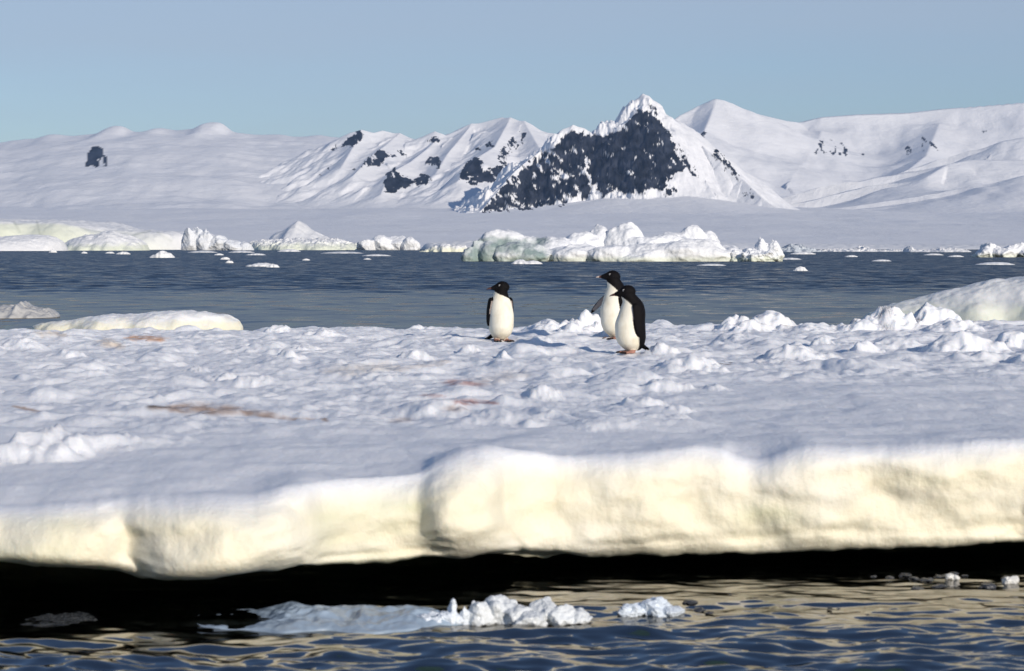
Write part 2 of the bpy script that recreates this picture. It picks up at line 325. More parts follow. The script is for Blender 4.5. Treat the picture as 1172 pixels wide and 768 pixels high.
def build_peak():                            # the dark rock pyramid with its snow cap and right-hand snow slope
    global SMK
    SMK = 10.0
    px, X, Y = ray_grid(520, 960, 700, 5600, 8000, 520)
    main = ridge([(548, 244, 6350), (560, 230, 6400), (575, 212, 6500), (590, 195, 6600), (606, 182, 6700), (624, 168, 6750), (633, 155, 6800), (645, 147, 6800), (656, 143, 6800), (668, 146, 6800), (675, 154, 6820),
                  (686, 153, 6850), (700, 147, 6900), (711, 134, 6900), (722, 123, 6900), (736, 107, 6900), (742, 110, 6900), (750, 122, 6880), (758, 134, 6860), (766, 147, 6830), (778, 156, 6800),
                  (800, 164, 6760), (826, 184, 6650), (850, 205, 6550), (872, 226, 6400), (895, 243, 6300)])
    Z, d = seg_field(X, Y, main, .78, .9)
    spurs = [([(656, 143, 6800), (640, 170, 6720), (622, 205, 6600), (600, 236, 6480)], .8, .9), ([(686, 153, 6850), (680, 175, 6750), (668, 215, 6600)], .9, .9),
             ([(742, 110, 6900), (752, 150, 6800), (765, 178, 6720), (774, 205, 6600), (765, 235, 6450)], .75, .8), ([(766, 147, 6830), (790, 178, 6700), (812, 214, 6500), (830, 240, 6380)], .65, .8),
             ([(722, 123, 6900), (716, 160, 6780), (706, 205, 6620)], 1.0, 1.0)]
    for s, a, b in spurs:
        z2, d2 = seg_field(X, Y, ridge(s), a, b); u = z2 > Z
        Z = smax(z2, Z, SMK); d = np.where(u, d2, d)
    left = ss(790, 740, px)
    Z = Z + np.clip(d / 60, 0, 1) * (left * (22 * fbm(X / 55, Y / 90, 4, 41, .55) + 60 * (ridged(X / 130 + Y / 260, Y / 240, 4, 44) - .75)) + (1 - left) * (10 * fbm(X / 90 + Y / 300, Y / 200, 4, 47)))
    ap, _ = seg_field(X, Y, ridge([(560, 243, 6250), (620, 236, 6350), (700, 226, 6450), (780, 222, 6500), (850, 236, 6350), (900, 246, 6250)]), .16, .25)
    Z = smax(np.maximum(Z, ap), base_z(X, Y) - 8, 35)                     # snow apron at the foot
    polys = [([(553, 240), (562, 226), (578, 209), (598, 190), (628, 168), (640, 158), (664, 150), (680, 156), (692, 155), (704, 152), (722, 140), (728, 128), (745, 126), (758, 142), (766, 152), (775, 176), (784, 192), (770, 200),
               (760, 216), (735, 220), (715, 223), (704, 218), (690, 226), (676, 212), (668, 230), (655, 214), (640, 232), (622, 224), (600, 234), (588, 228), (575, 242)], .93),
             ([(553, 242), (575, 214), (600, 190), (630, 168), (655, 152), (672, 165), (668, 215), (640, 234), (600, 238)], .8),
             ([(768, 166), (774, 164), (786, 180), (800, 202), (796, 206), (780, 192)], .45), ([(816, 172), (822, 170), (834, 182), (848, 204), (842, 206), (826, 190)], .7), ([(760, 218), (772, 214), (774, 222), (762, 226)], .7),
             ([(852, 218), (860, 220), (862, 225), (854, 224)], .6), ([(740, 112), (748, 118), (752, 128), (744, 126)], .5)]
    col, m = rock_cols(X, Y, Z, polys[1:], 5, 51, .45)
    # the tall right-hand face is solid rock, the left buttress is streaked with snow
    c2, m2 = rock_cols(X, Y, Z, [([(668, 156), (690, 155), (704, 152), (718, 142), (727, 128), (745, 126), (758, 142), (767, 153), (775, 176), (785, 192), (770, 200), (760, 216), (735, 220), (715, 223), (704, 216), (692, 225), (678, 208), (672, 190)], 1.12),
                                  ([(586, 222), (600, 206), (622, 196), (634, 204), (636, 226), (610, 232)], 1.0), ([(632, 172), (650, 152), (668, 150), (672, 172), (660, 196), (640, 196)], .9), ([(553, 242), (564, 228), (580, 226), (578, 240)], .9),
                                  ([(644, 206), (652, 200), (656, 222), (648, 214)], .9), ([(656, 206), (672, 196), (676, 220), (666, 230)], 1.0)], 4, 61, .35)
    mm = np.maximum(m, m2)[..., None]
    col = np.where(m2[..., None] > m[..., None], c2, col)
    struct(grid('mountain', np.stack([X, Y, Z], -1), FARSNOW, col))
build_peak()

def build_right():                           # the long sunlit snow massif on the right
    global SMK
    SMK = 60.0
    px, X, Y = ray_grid(690, 1800, 760, 5600, 12500, 460)
    main = ridge([(690, 215, 9200), (740, 165, 9600), (765, 141, 9800), (780, 131, 9900), (800, 122, 10000), (816, 116, 10000), (828, 116, 10000), (836, 119, 10000), (845, 124, 10000), (870, 131, 10200), (900, 138, 10400),
                  (915, 140, 10500), (940, 134, 10500), (980, 131, 10500), (1040, 129, 10500), (1075, 125, 10500), (1100, 123, 10500), (1172, 117, 10400), (1400, 112, 10400), (2000, 150, 10000)])
    Z, d = seg_field(X, Y, main, .50, .5, 1500.0)
    for s, a, b in [([(820, 116, 10000), (806, 150, 9500), (800, 175, 9000), (815, 205, 8400)], .4, .5), ([(940, 150, 10300), (930, 180, 9700), (900, 215, 8800)], .3, .3), ([(1075, 142, 10300), (1060, 178, 9600), (1020, 210, 8800)], .3, .3),
                    ([(1060, 203, 7600), (1085, 188, 7800), (1110, 183, 7900), (1180, 183, 7900), (1400, 170, 7900)], .32, .2), ([(1125, 186, 8300), (1150, 161, 8500), (1172, 157, 8500), (1400, 140, 8500)], .42, .3),
                    ([(1150, 212, 7100), (1175, 200, 7200), (1400, 190, 7200)], .25, .2)]:
        z2, d2 = seg_field(X, Y, ridge(s), a, b); u = z2 > Z
        Z = smax(z2, Z, SMK); d = np.where(u, d2, d)
    Z = smax(Z, base_z(X, Y) - 14, 60)
    Z = Z + np.clip(d / 160, 0, 1) * np.clip((Z - base_z(X, Y)) / 60, 0, 1) * (15 * fbm(X / 300, Y / 500, 3, 71) + 22 * (ridged(X / 420 + Y / 900, Y / 900, 3, 74) - .75))
    polys = [([(932, 176), (936, 160), (952, 158), (968, 166), (970, 178), (950, 176)], .36), ([(1054, 172), (1056, 158), (1064, 160), (1076, 170), (1070, 176)], .36), ([(1035, 170), (1040, 168), (1042, 175), (1037, 176)], .5),
             ([(898, 178), (906, 174), (906, 180)], .45), ([(1108, 150), (1128, 140), (1132, 150), (1115, 156)], .16), ([(790, 158), (806, 152), (808, 158), (796, 160)], .6), ([(984, 176), (990, 176), (990, 180)], .5)]
    col, m = rock_cols(X, Y, Z, polys, 3, 81)
    struct(grid('mountain', np.stack([X, Y, Z], -1), FARSNOW, col))
build_right()

# ------------------------------------------------------------------ haze
me = bpy.data.meshes.new('haze')
bx = [(-24000, -300, -8), (24000, -300, -8), (24000, 16000, -8), (-24000, 16000, -8), (-24000, -300, 900), (24000, -300, 900), (24000, 16000, 900), (-24000, 16000, 900)]
me.from_pydata(bx, [], [(3, 2, 1, 0), (4, 5, 6, 7), (0, 1, 5, 4), (1, 2, 6, 5), (2, 3, 7, 6), (3, 0, 4, 7)])
haze = bpy.data.objects.new('haze', me); COL.objects.link(haze); haze['kind'] = 'stuff'
m, n, l, b = mat('haze_air'); n.remove(b)
pv = nd(n, 'ShaderNodeVolumePrincipled', i_Density=2.6e-5, i_Color=(.34, .56, 1.0, 1)); l.new(pv.outputs[0], n['Material Output'].inputs['Volume'])
me.materials.append(m)

# ------------------------------------------------------------------ the ice floe
FRONT = [(-600, 8.5), (-100, 8.25), (0, 8.2), (80, 8.17), (140, 8.2), (185, 8.12), (250, 8.08), (318, 8.14), (345, 8.24), (372, 8.44), (420, 8.6), (470, 8.66), (490, 8.66), (520, 8.72), (560, 8.82), (600, 9.0), (640, 9.1),
         (740, 9.14), (840, 9.2), (860, 9.22), (900, 9.22), (1100, 9.3), (1172, 9.34), (1700, 9.6)]
PYB = [(-600, 640), (0, 648), (60, 652), (110, 655), (150, 664), (185, 669), (235, 667), (300, 658), (340, 655), (400, 650), (470, 644), (510, 642), (530, 644), (575, 640), (620, 640), (700, 641), (770, 639), (870, 637), (940, 634), (1080, 630), (1172, 623), (1700, 610)]
PYC = [(-600, 590), (0, 578), (60, 575), (130, 568), (200, 566), (280, 566), (340, 552), (375, 548), (430, 545), (480, 540), (500, 528), (530, 516), (560, 513), (600, 516), (660, 518), (720, 514), (790, 510), (825, 514), (845, 524), (868, 528), (890, 522), (920, 514), (960, 512), (1060, 508), (1172, 504), (1700, 500)]
MOUNDS = [  # px, py of the foot, half width px, height px, depth factor
    (30, 522, 70, 34, 1.0), (95, 516, 60, 17, 1.2), (150, 512, 60, 8, 1.5), (77, 413, 20, 8, 1.2), (318, 384, 17, 10, 1), (370, 392, 26, 9, 1), (300, 408, 50, 10, 1.4), (330, 417, 20, 10, 1), (255, 440, 16, 10, 1), (290, 445, 26, 9, 1),
    (222, 432, 15, 8, 1), (350, 405, 20, 10, 1.2), (550, 378, 22, 7, 1), (632, 384, 26, 12, 1), (674, 384, 27, 26, .8), (655, 386, 20, 12, 1), (700, 392, 20, 10, 1), (760, 412, 20, 14, .9), (615, 402, 34, 12, 1.2), (640, 424, 40, 9, 1.4),
    (622, 463, 20, 15, 1), (500, 480, 40, 8, 1.4), (590, 492, 55, 12, 1.4), (475, 415, 22, 10, 1), (430, 440, 40, 10, 1.5), (535, 408, 14, 9, 1), (575, 415, 8, 12, 1), (760, 490, 40, 9, 1.6), (735, 470, 30, 12, 1.3),
    (838, 382, 20, 12, 1), (885, 382, 42, 24, .9), (860, 385, 24, 14, 1), (940, 384, 40, 10, 1.2), (860, 398, 40, 10, 1.4), (915, 418, 46, 20, 1.1), (885, 424, 30, 10, 1.2), (945, 404, 20, 12, 1), (795, 432, 42, 18, 1.1), (1013, 382, 38, 30, .8), (990, 384, 32, 16, 1), (1072, 378, 40, 24, .8),
    (1100, 384, 34, 14, 1), (1105, 412, 52, 26, 1.0), (1130, 420, 40, 12, 1.2), (1160, 404, 30, 20, 1), (1030, 404, 40, 10, 1.3), (990, 410, 22, 12, 1), (765, 452, 30, 12, 1.3), (780, 478, 20, 8, 1), (1180, 424, 26, 12, 1), (820, 452, 20, 8, 1.2), (180, 498, 60, 6, 2), (60, 440, 60, 5, 2), (130, 400, 40, 6, 1.4), (40, 395, 40, 8, 1.2), (20, 405, 26, 9, 1), (720, 446, 60, 8, 1.5), (690, 500, 40, 8, 1.6),
    (-80, 470, 60, 20, 1), (1260, 420, 60, 25, 1), (1300, 390, 50, 20, 1), (-100, 400, 60, 14, 1)]
FRONT_S = [(-600, 8.5), (0, 8.22), (200, 8.15), (420, 8.5), (640, 9.0), (840, 9.2), (1172, 9.34), (1700, 9.6)]
PYC_S = [(-600, 590), (0, 578), (200, 566), (380, 552), (520, 528), (640, 517), (800, 516), (1000, 512), (1172, 504), (1700, 500)]
def floe_top(px, Y):
    """height of the snow surface"""
    X = wx(px, Y)
    yf = ip(px, FRONT_S); zs_ = wz(ip(px, PYC_S), yf + .22); zr = wz(ip(px, PYC), ip(px, FRONT) + .22)
    zc = zs_ + (zr - zs_) * np.exp(-(np.maximum(Y - yf - .2, 0) / .45) ** 2)
    plat = .525 + .02 * ss(600, 1100, px)
    t = np.clip((Y - yf - .2) / 3.6, 0, 1)
    z = zc + (plat - zc) * (1 - (1 - t) ** 2.2)
    z = z + .012 * ss(800, 900, px) * ss(10.5, 9.6, Y)
    z = z - .03 * np.exp(-(((px - 965) / 40) ** 2)) * ss(19, 23, Y)
    sm = np.maximum(ss(700, 860, px) * ss(15.2, 13.6, Y), ss(11.4, 10.2, Y))      # smooth wind-packed parts
    rough = (1 - .8 * sm) * .76
    # lumps
    wrp = .25 * fbm(X * 1.3, Y * 1.3, 2, 90)
    u, v = X + wrp, Y * .55 + wrp
    lump = np.maximum(0, fbm(u * 1.1, v * 1.1, 3, 101)) ** 1.1
    bil = np.abs(fbm(u * 1.7 + .5 * v, v * 1.9, 3, 107, .42))
    z = z + rough * (.085 * lump + .05 * (np.sqrt(bil ** 2 + .01) - .25) + .012 * fbm(X * 5.5, Y * 2.6, 3, 111, .45) + .02 * fbm(X * .8 + 1.4 * Y, Y * 3.2 - .6 * X, 3, 117))
    z = z + rough * (.085 * np.maximum(0, p2(X * 2.1 + .4 * Y, Y * 1.9, 113) - .30) ** .8 + .05 * np.maximum(0, p2(X * 5.3, Y * 3.6 + .5 * X, 115) - .35))
    z = z + rough * .006 * fbm(X * 12, Y * 5.5, 3, 127, .6)
    z = z + .016 * fbm(X * .9 + .2 * Y, Y * 1.3, 3, 121) + .005 * fbm(X * 4, Y * 2.4, 3, 123) * (1 - rough * .5) + .0012 * fbm(X * 22, Y * 14, 2, 125)
    for mx, my, hw, hp, df in MOUNDS:
        D = 1.0 * F / (my - HY); s = D / F
        cx = wx(mx, D); rx = hw * s; ry = max(rx * .9 * df, .18); hh = hp * s
        win = (np.abs(X - cx) < rx * 1.6) & (np.abs(Y - D - ry * .5) < ry * 1.6)
        if not win.any(): continue
        xx, yy = X[win], Y[win]
        ex = .28 * fbm(xx / rx * 1.6, yy / ry * 1.6, 3, int(mx) % 97 + 200, .6)
        r2 = np.sqrt(((xx - cx) / rx) ** 2 + ((yy - D - ry * .5) / ry) ** 2) + ex
        z[win] += .9 * hh * ss(1.1, .0, r2) ** .8 * (1 + .12 * fbm(xx / rx * 2.4, yy / ry * 2.4, 3, int(my) % 91 + 300))
    return z
PENG = [(573.5, 390.0), (703.5, 386.5), (722.0, 403.0)]           # feet of the penguins, as rows of ice
def floe_back(px): return ip(px, [(-600, 23), (0, 23.2), (200, 23.6), (400, 23.8), (600, 24.0), (760, 24.4), (840, 24.6), (960, 23.8), (1030, 24.6), (1172, 25.5), (1700, 26)])
def crack(px, q, x0, q0, x1, q1, w):
    """distance-based groove on the front face, q = 0 crest .. 1 lip"""
    dx, dq = x1 - x0, (q1 - q0) * 100; t = np.clip(((px - x0) * dx + (q - q0) * 100 * dq) / (dx * dx + dq * dq), 0, 1)
    return np.exp(-(np.hypot(px - x0 - t * dx, (q - q0) * 100 - t * dq) / w) ** 2)
def build_floe():
    px = np.concatenate([np.linspace(-600, -30, 190, endpoint=False), np.linspace(-30, 1202, 760, endpoint=False), np.linspace(1202, 1700, 170)])
    nj = len(px); yf = ip(px, FRONT); yb = floe_back(px) + .3 * p2(px / 30, px * 0, 9)
    bulge = ip(px, [(-600, .2), (140, .2), (180, .24), (330, .24), (360, .18), (470, .16), (500, .22), (560, .26), (600, .16), (700, .18), (1172, .2), (1700, .2)])
    yc = yf + bulge
    nt = 620
    s = np.linspace(0, 1, nt)[:, None]; s = s * (.45 + .55 * s)
    s = 1 - s                                                     # rows run from the back edge to the crest
    Y = yc[None] + s * (yb - yc)[None]; P = np.broadcast_to(px[None], Y.shape).copy()
    Z = floe_top(P, Y)
    Z = Z - 1.1 * (1 - ss(0, .30, yb[None] - Y)) ** 2
    side = ss(-600, -560, px) * ss(1700, 1660, px)
    Z = -.5 + (Z + .5) * side[None]
    top = np.stack([wx(P, Y), Y, Z], -1)
    # front face: superellipse from the crest round to the lip
    nf = 150; q = np.linspace(0, 1, nf + 1)[1:, None]
    zc = Z[-1]; zb = wz(ip(px, PYB), yf + .04); zb = -.5 + (zb + .5) * side
    P2 = np.broadcast_to(px[None], (nf, nj)); n_ = ip(px, [(-600, 2.4), (340, 2.3), (400, 2.2), (560, 2.3), (640, 3.0), (1700, 3.2)])[None]
    ph = q * math.pi; cs = np.cos(ph)
    mid = zc * .42 + zb * .58; up = zc - mid; dn = mid - zb
    zz = mid + np.where(cs > 0, up, dn) * np.sign(cs) * np.abs(cs) ** (2 / n_)
    wv = np.sin(ph) ** (2 / n_)
    X0 = wx(P2, yf[None])
    wob = fbm(X0 * .9, q * 2, 2, 131) * .05
    grv = np.exp(-((q - .62 - wob) / .05) ** 2) * ss(640, 700, P2)                    # shallow groove along the right-hand face
    grv2 = np.exp(-((q - .55 - wob) / .05) ** 2) * ss(350, 370, P2) * ss(492, 475, P2) + np.exp(-((q - .76 - wob) / .05) ** 2) * ss(350, 370, P2) * ss(492, 475, P2)
    w = bulge[None] * wv * (1 - .07 * grv - .12 * grv2)
    P2 = P2 + 14 * fbm(X0 * 2.2, q * 3.2, 3, 133)
    def lobe(x, qq, rx, rq, a): return a * np.sin(ph) ** .6 * np.exp(-(((P2 - x) / rx) ** 2 + ((q - qq) / rq) ** 2) ** 1.6)
    w += lobe(240, .62, 88, .55, .11) + lobe(536, .55, 46, .6, .15) - lobe(425, .55, 58, .45, .07) + lobe(430, .88, 60, .16, .05) + lobe(60, .7, 62, .5, .05) + lobe(425, .35, 50, .25, .05) + lobe(415, .8, 50, .2, .05) + lobe(720, .45, 70, .4, .06) + lobe(1000, .35, 120, .3, .05) + lobe(1080, .78, 70, .2, .05) + lobe(880, .75, 60, .2, .03)
    w += .0045 * np.sin(ph) * fbm(X0 * 10, zz * 9, 3, 153, .55)
    w -= .06 * wv * (.8 * crack(P2, q, 122, .2, 170, .95, 12) + .6 * np.maximum(crack(P2, q, 322, .08, 350, .55, 9), crack(P2, q, 350, .55, 338, .98, 9)) + .6 * crack(P2, q, 484, .2, 494, .9, 15)
                     + .5 * crack(P2, q, 576, .35, 590, .8, 7) + .35 * crack(P2, q, 545, .35, 575, .5, 6) + .7 * crack(P2, q, 1160, .7, 1180, .6, 9))
    w -= .16 * wv * ss(.70, .92, q) * ss(575, 590, P2) * ss(680, 630, P2)              # hollow under the middle
    w += .075 * np.sin(ph) * fbm(X0 * 1.5, zz * 2.6, 3, 141) + .014 * np.sin(ph) * fbm(X0 * 4.5, zz * 4.5, 3, 147, .4) + .002 * np.sin(ph) * fbm(X0 * 16, zz * 12, 3, 149)
    zz = zz + .018 * ss(.7, 1, q) * fbm(X0 * 4.5, X0 * 0 + 2, 4, 151, .5)               # ragged lip
    face = np.stack([X0, yc[None] - w, zz], -1)
    face[..., 0] = wx(np.broadcast_to(px[None], (nf, nj)), yc[None] - w)
    # underside: a dark hollow melted by the sea, then down below the water
    und = []
    for back, dz in [(.06, .012), (.18, .03), (.4, .05), (.8, .05), (1.2, .02), (1.5, -.08), (1.6, -.25), (1.7, -.9)]:
        yy = yc + back; und.append(np.stack([wx(px, yy), yy, np.where(dz < -.5, -.9, zz[-1] + dz * (1 if dz > 0 else 1.4))], -1))
    V = np.concatenate([top, face, np.array(und)], 0)
    # colour
    A = V.reshape(-1, 3); qx = CX + A[:, 0] / A[:, 1] * F; qy = HY - (A[:, 2] - H) / A[:, 1] * F
    col = np.tile(np.array([.84, .86, .905]), (len(A), 1))
    ice = np.concatenate([np.zeros((nt, nj)), np.broadcast_to(ss(.10, .42, q), (nf, nj)), np.ones((len(und), nj))], 0).reshape(-1)
    ice = np.clip(ice * (1.0 + .25 * fbm(A[:, 0] * 1.8, A[:, 2] * 4, 3, 161)), 0, 1)[:, None]
    nz = fbm(A[:, 0] * 1.3, A[:, 2] * 7, 3, 165)
    grn = (ss(340, 380, qx) * ss(500, 470, qx) * .75 + .35 * ss(820, 860, qx) * ss(940, 890, qx) * ss(560, 590, qy) * ss(625, 600, qy) + .25 * ss(120, 60, qx))
    grn = np.clip(grn * (.7 + .8 * nz) + .15 * np.maximum(0, nz), 0, 1)[:, None]
    icec = np.array([.86, .815, .66]) * (1 - grn) + np.array([.66, .67, .46]) * grn
    col = col * (1 - ice) + icec * ice
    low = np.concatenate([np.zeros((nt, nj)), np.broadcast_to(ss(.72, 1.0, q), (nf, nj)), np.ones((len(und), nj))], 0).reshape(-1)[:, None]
    col = col * (1 - .8 * low) + np.array([.33, .35, .24]) * .8 * low        # greener ice, with the underside's shade painted in toward the lip
    # guano and algae stains
    jx = 6 * fbm(A[:, 0] * 4, A[:, 1] * 4, 3, 171); jy = 2.5 * fbm(A[:, 0] * 5, A[:, 1] * 3, 3, 173)
    def stain(pts, wd, c, amt):
        nonlocal col
        m = np.zeros(len(A))
        for (x1, y1, w1), (x2, y2, w2) in zip(pts[:-1], pts[1:]):
            dx, dy = x2 - x1, (y2 - y1) * 3
            t = np.clip(((qx + jx - x1) * dx + (qy + jy - y1) * 3 * dy) / (dx * dx + dy * dy + 1e-6), 0, 1)
            d = np.hypot(qx + jx - x1 - t * dx, (qy + jy - y1) * 3 - t * dy) / (1.35 * (w1 + t * (w2 - w1)))
            m = np.maximum(m, ss(1.15, .2, d))
        m = m * (np.arange(len(A)) < nt * nj) * np.clip(.9 + .7 * fbm(A[:, 0] * 9, A[:, 1] * 5, 3, 179), 0, 1) * amt
        col = col * (1 - m[:, None]) + np.array(c) * m[:, None]
    BR = (.36, .22, .14); PK = (.42, .21, .19); OR = (.62, .34, .19)
    stain([(185, 468, 10), (225, 467, 22), (270, 471, 15), (330, 477, 7), (372, 481, 4)], 1, BR, .8)
    stain([(178, 466, 7), (188, 466, 5)], 1, (.10, .07, .05), .8)
    stain([(24, 466, 5), (40, 471, 6)], 1, BR, .8)
    stain([(155, 386, 8), (182, 388, 9)], 1, OR, .9); stain([(122, 392, 12), (135, 396, 10)], 1, (.7, .55, .38), .6); stain([(50, 382, 12), (70, 384, 8)], 1, (.75, .6, .42), .6)
    stain([(515, 437, 9), (548, 440, 8)], 1, PK, .8); stain([(492, 453, 8), (506, 455, 5)], 1, PK, .6); stain([(525, 460, 9), (562, 461, 8)], 1, PK, .85); stain([(512, 467, 9), (530, 469, 6)], 1, BR, .5)
    stain([(460, 422, 8), (510, 414, 6)], 1, (.6, .52, .46), .6); stain([(455, 481, 9), (468, 481, 6)], 1, (.4, .32, .28), .6); stain([(560, 435, 18), (595, 428, 12)], 1, (.66, .6, .56), .5)
    stain([(828, 416, 3), (835, 416, 3)], 1, (.12, .09, .08), .95)
    stain([(390, 424, 20), (440, 420, 16)], 1, (.72, .64, .54), .5)
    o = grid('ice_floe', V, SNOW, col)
    tag(o, 'broad snow covered ice floe with a thick yellowish front edge, carrying the penguins', 'ice floe')
    # where on the ice a given picture point lies
    def spot(x, y):
        j = int(np.argmin(np.abs(px - x))); rows = HY - (Z[:, j] - H) / Y[:, j] * F
        k = [i for i in range(nt - 1, 0, -1) if rows[i] <= y]
        i = k[0] if k else int(np.argmin(rows))
        return Vector((wx(x, Y[i, j]), Y[i, j], Z[i, j]))
    return spot
spot = build_floe()

# ------------------------------------------------------------------ floating ice
def ice_mass(name, label, cat, Yd, prof, depth, material=None, group=None, colr=None, rough=.06, humps=(), seed=1, tint=None, sink=.5, pw=2.2, lean=.0, nx=None, fs=1.0, base=0.0):
    """a closed lump of ice: prof is its skyline in picture points at distance Yd, depth its real thickness"""
    material = material or BERG; p0, p1 = prof[0][0], prof[-1][0]
    nx = nx or int(np.clip((p1 - p0) * 1.6, 24, 420)); ny = int(np.clip(nx * .45, 14, 150))
    px = np.linspace(p0, p1, nx)[None, :]; v = np.linspace(-1, 1, ny)[:, None]
    t = (px - p0) / (p1 - p0)
    plan = np.clip(np.sin(math.pi * np.clip(t, 0, 1)), 0, 1) ** .45 * (1 + .25 * p2(t * 7, t * 0, seed))
    s = Yd / F
    Yy = Yd + depth / 2 + v * depth / 2 * plan + 0 * px
    X = wx(px, Yd) + 0 * v
    hp = wz(ip(px.ravel(), prof), Yd)[None, :]
    vv = v - lean
    g = np.clip(1 - np.abs(np.where(vv < 0, vv / (1 + lean), vv / (1 - lean))) ** pw, 0, 1)
    Z = hp * g
    hs = max(hp.max() - base, .02); L = hs
    for hx, hy, hw, vy, vw in humps:
        hz = wz(hy, Yd)
        b = hz * np.clip(1 - ((px - hx) / hw) ** 2 - ((v - vy) / vw) ** 2, 0, 1) ** .6
        Z = np.maximum(Z, b)
    Z = Z + rough * L * g ** .4 * (fbm(X / L * 1.1 * fs, Yy / L * 1.1 * fs, 4, seed + 5, .55) - .2) + .35 * rough * L * g ** .4 * fbm(X / L * 4 * fs, Yy / L * 4 * fs, 3, seed + 8)
    edge = np.minimum(1 - np.abs(v), np.minimum(t, 1 - t) * 2 * nx / ny) * ny / 2
    Z = np.where(edge < .5, base - sink, np.where(edge < 1.5, np.minimum(Z, base + .2 * hs), Z))
    # push the walls about sideways so that they are not ruled surfaces
    k = g ** .3 * fbm3(X / L * 1.3 * fs, Yy / L * 1.3 * fs, Z / L * 1.6 * fs, 3, seed + 13)
    Yy = Yy + rough * 1.6 * L * k
    V = np.stack([X, Yy, Z], -1)
    c = np.array(colr if colr is not None else (.84, .85, .87))
    col = np.tile(c, (V.size // 3, 1)).reshape(V.shape)
    if tint is not None: col = tint(CX + V[..., 0] / V[..., 1] * F, HY - (Z - H) / Yy * F, V, col, seed)
    o = grid(name, V, material, col); tag(o, label, cat, group); return o
def low_green(amt, z0, z1, c=(.66, .72, .52)):
    def f(px, py, V, col, seed):
        k = ss(z1, z0, V[..., 2] + .3 * (z1 - z0) * fbm(V[..., 0] / (z1 - z0), V[..., 2] / (z1 - z0) * 2, 3, seed)) * amt
        return col * (1 - k[..., None]) + np.array(c) * k[..., None]
    return f
def lump_raw(c, r, seed, cuts=9, am=1.0):
    """one broken lump: a sphere with noise and flat fracture faces"""
    rg = np.random.default_rng(seed); n_, m_ = 22, 36
    t = np.linspace(.02, math.pi - .02, n_)[:, None]; p = np.linspace(0, 2 * math.pi, m_, endpoint=False)[None]
    d = np.stack([np.sin(t) * np.cos(p), np.sin(t) * np.sin(p), np.cos(t) + 0 * p], -1).reshape(-1, 3)
    rad = 1 + .28 * am * fbm3(d[:, 0] * 1.4 + seed, d[:, 1] * 1.4, d[:, 2] * 1.4, 3, seed)
    for _ in range(cuts):
        u = rg.normal(size=3); u /= np.linalg.norm(u); k = d @ u; lim = rg.uniform(.62, .9)
        rad = np.where(k > .05, np.minimum(rad, lim / np.maximum(k, .05)), rad)
    rad = rad + .05 * am * fbm3(d[:, 0] * 5, d[:, 1] * 5, d[:, 2] * 5 + seed, 3, seed + 4)
    f = gridF(n_, m_, True).tolist(); f += [list(range(m_))[::-1], [(n_ - 1) * m_ + j for j in range(m_)]]
    return d * rad[:, None] * np.array(r)[None] + np.array(c)[None], f
def ice_lumps(name, label, cat, Yd, blobs, material=None, colr=(.8, .82, .86), group=None, tint=None, seed=1, fuse=True, z0=0.0, cuts=7, vox=150, am=1.0):
    """blobs: picture x, foot row, half width, height in px, depth ratio, metres behind Yd"""
    vs, fs, off = [], [], 0; s = Yd / F
    for k, (x, y, hw, h, dr, back) in enumerate(blobs):
        zb = z0 + max(0, (H - (y - HY) * s)) * 0; hh = h * s
        V, f = lump_raw((wx(x, Yd), Yd + back, zb + hh * .28), (hw * s * 1.1, hw * s * 1.1 * dr, hh * .80), seed * 31 + k, cuts, am)
        vs.append(V); fs += [[i + off for i in q] for q in f]; off += len(V)
    V = np.concatenate(vs)
    me = bpy.data.meshes.new(name); me.from_pydata(V.tolist(), [], fs); me.update()
    if fuse:
        raw = bpy.data.objects.new('raw', me); COL.objects.link(raw)
        m = raw.modifiers.new('remesh', 'REMESH'); m.mode = 'VOXEL'; m.voxel_size = max(np.ptp(V[:, 0]) / vox, 1e-3)
        m = raw.modifiers.new('smooth', 'SMOOTH'); m.factor = .5; m.iterations = 2
        dg = bpy.context.evaluated_depsgraph_get(); dg.update()
        me = bpy.data.meshes.new_from_object(raw.evaluated_get(dg)); bpy.data.objects.remove(raw)
    co = np.empty(len(me.vertices) * 3, np.float32); me.vertices.foreach_get('co', co); co = co.reshape(-1, 3).astype(float)
    L = np.ptp(co[:, 2]); g = fbm3(co[:, 0] / L * 3, co[:, 1] / L * 3, co[:, 2] / L * 3, 4, seed, .6)
    no = np.empty(len(co) * 3, np.float32); me.vertices.foreach_get('normal', no)
    co2 = co + no.reshape(-1, 3) * (g * .06 * am * L)[:, None]; me.vertices.foreach_set('co', co2.astype(np.float32).ravel())
    col = np.tile(np.array(colr), (len(co), 1))
    if tint is not None: col = tint(CX + co[:, 0] / co[:, 1] * F, HY - (co[:, 2] - H) / co[:, 1] * F, co, col, seed)
    cc = np.ones((len(co), 4), np.float32); cc[:, :3] = col
    at = me.attributes.new('Col', 'FLOAT_COLOR', 'POINT'); at.data.foreach_set('color', cc.ravel())
    me.polygons.foreach_set('use_smooth', np.ones(len(me.polygons), bool)); me.materials.clear(); me.materials.append(material or BERG); me.name = name; me.update()
    o = bpy.data.objects.new(name, me); COL.objects.link(o); tag(o, label, cat, group); return o
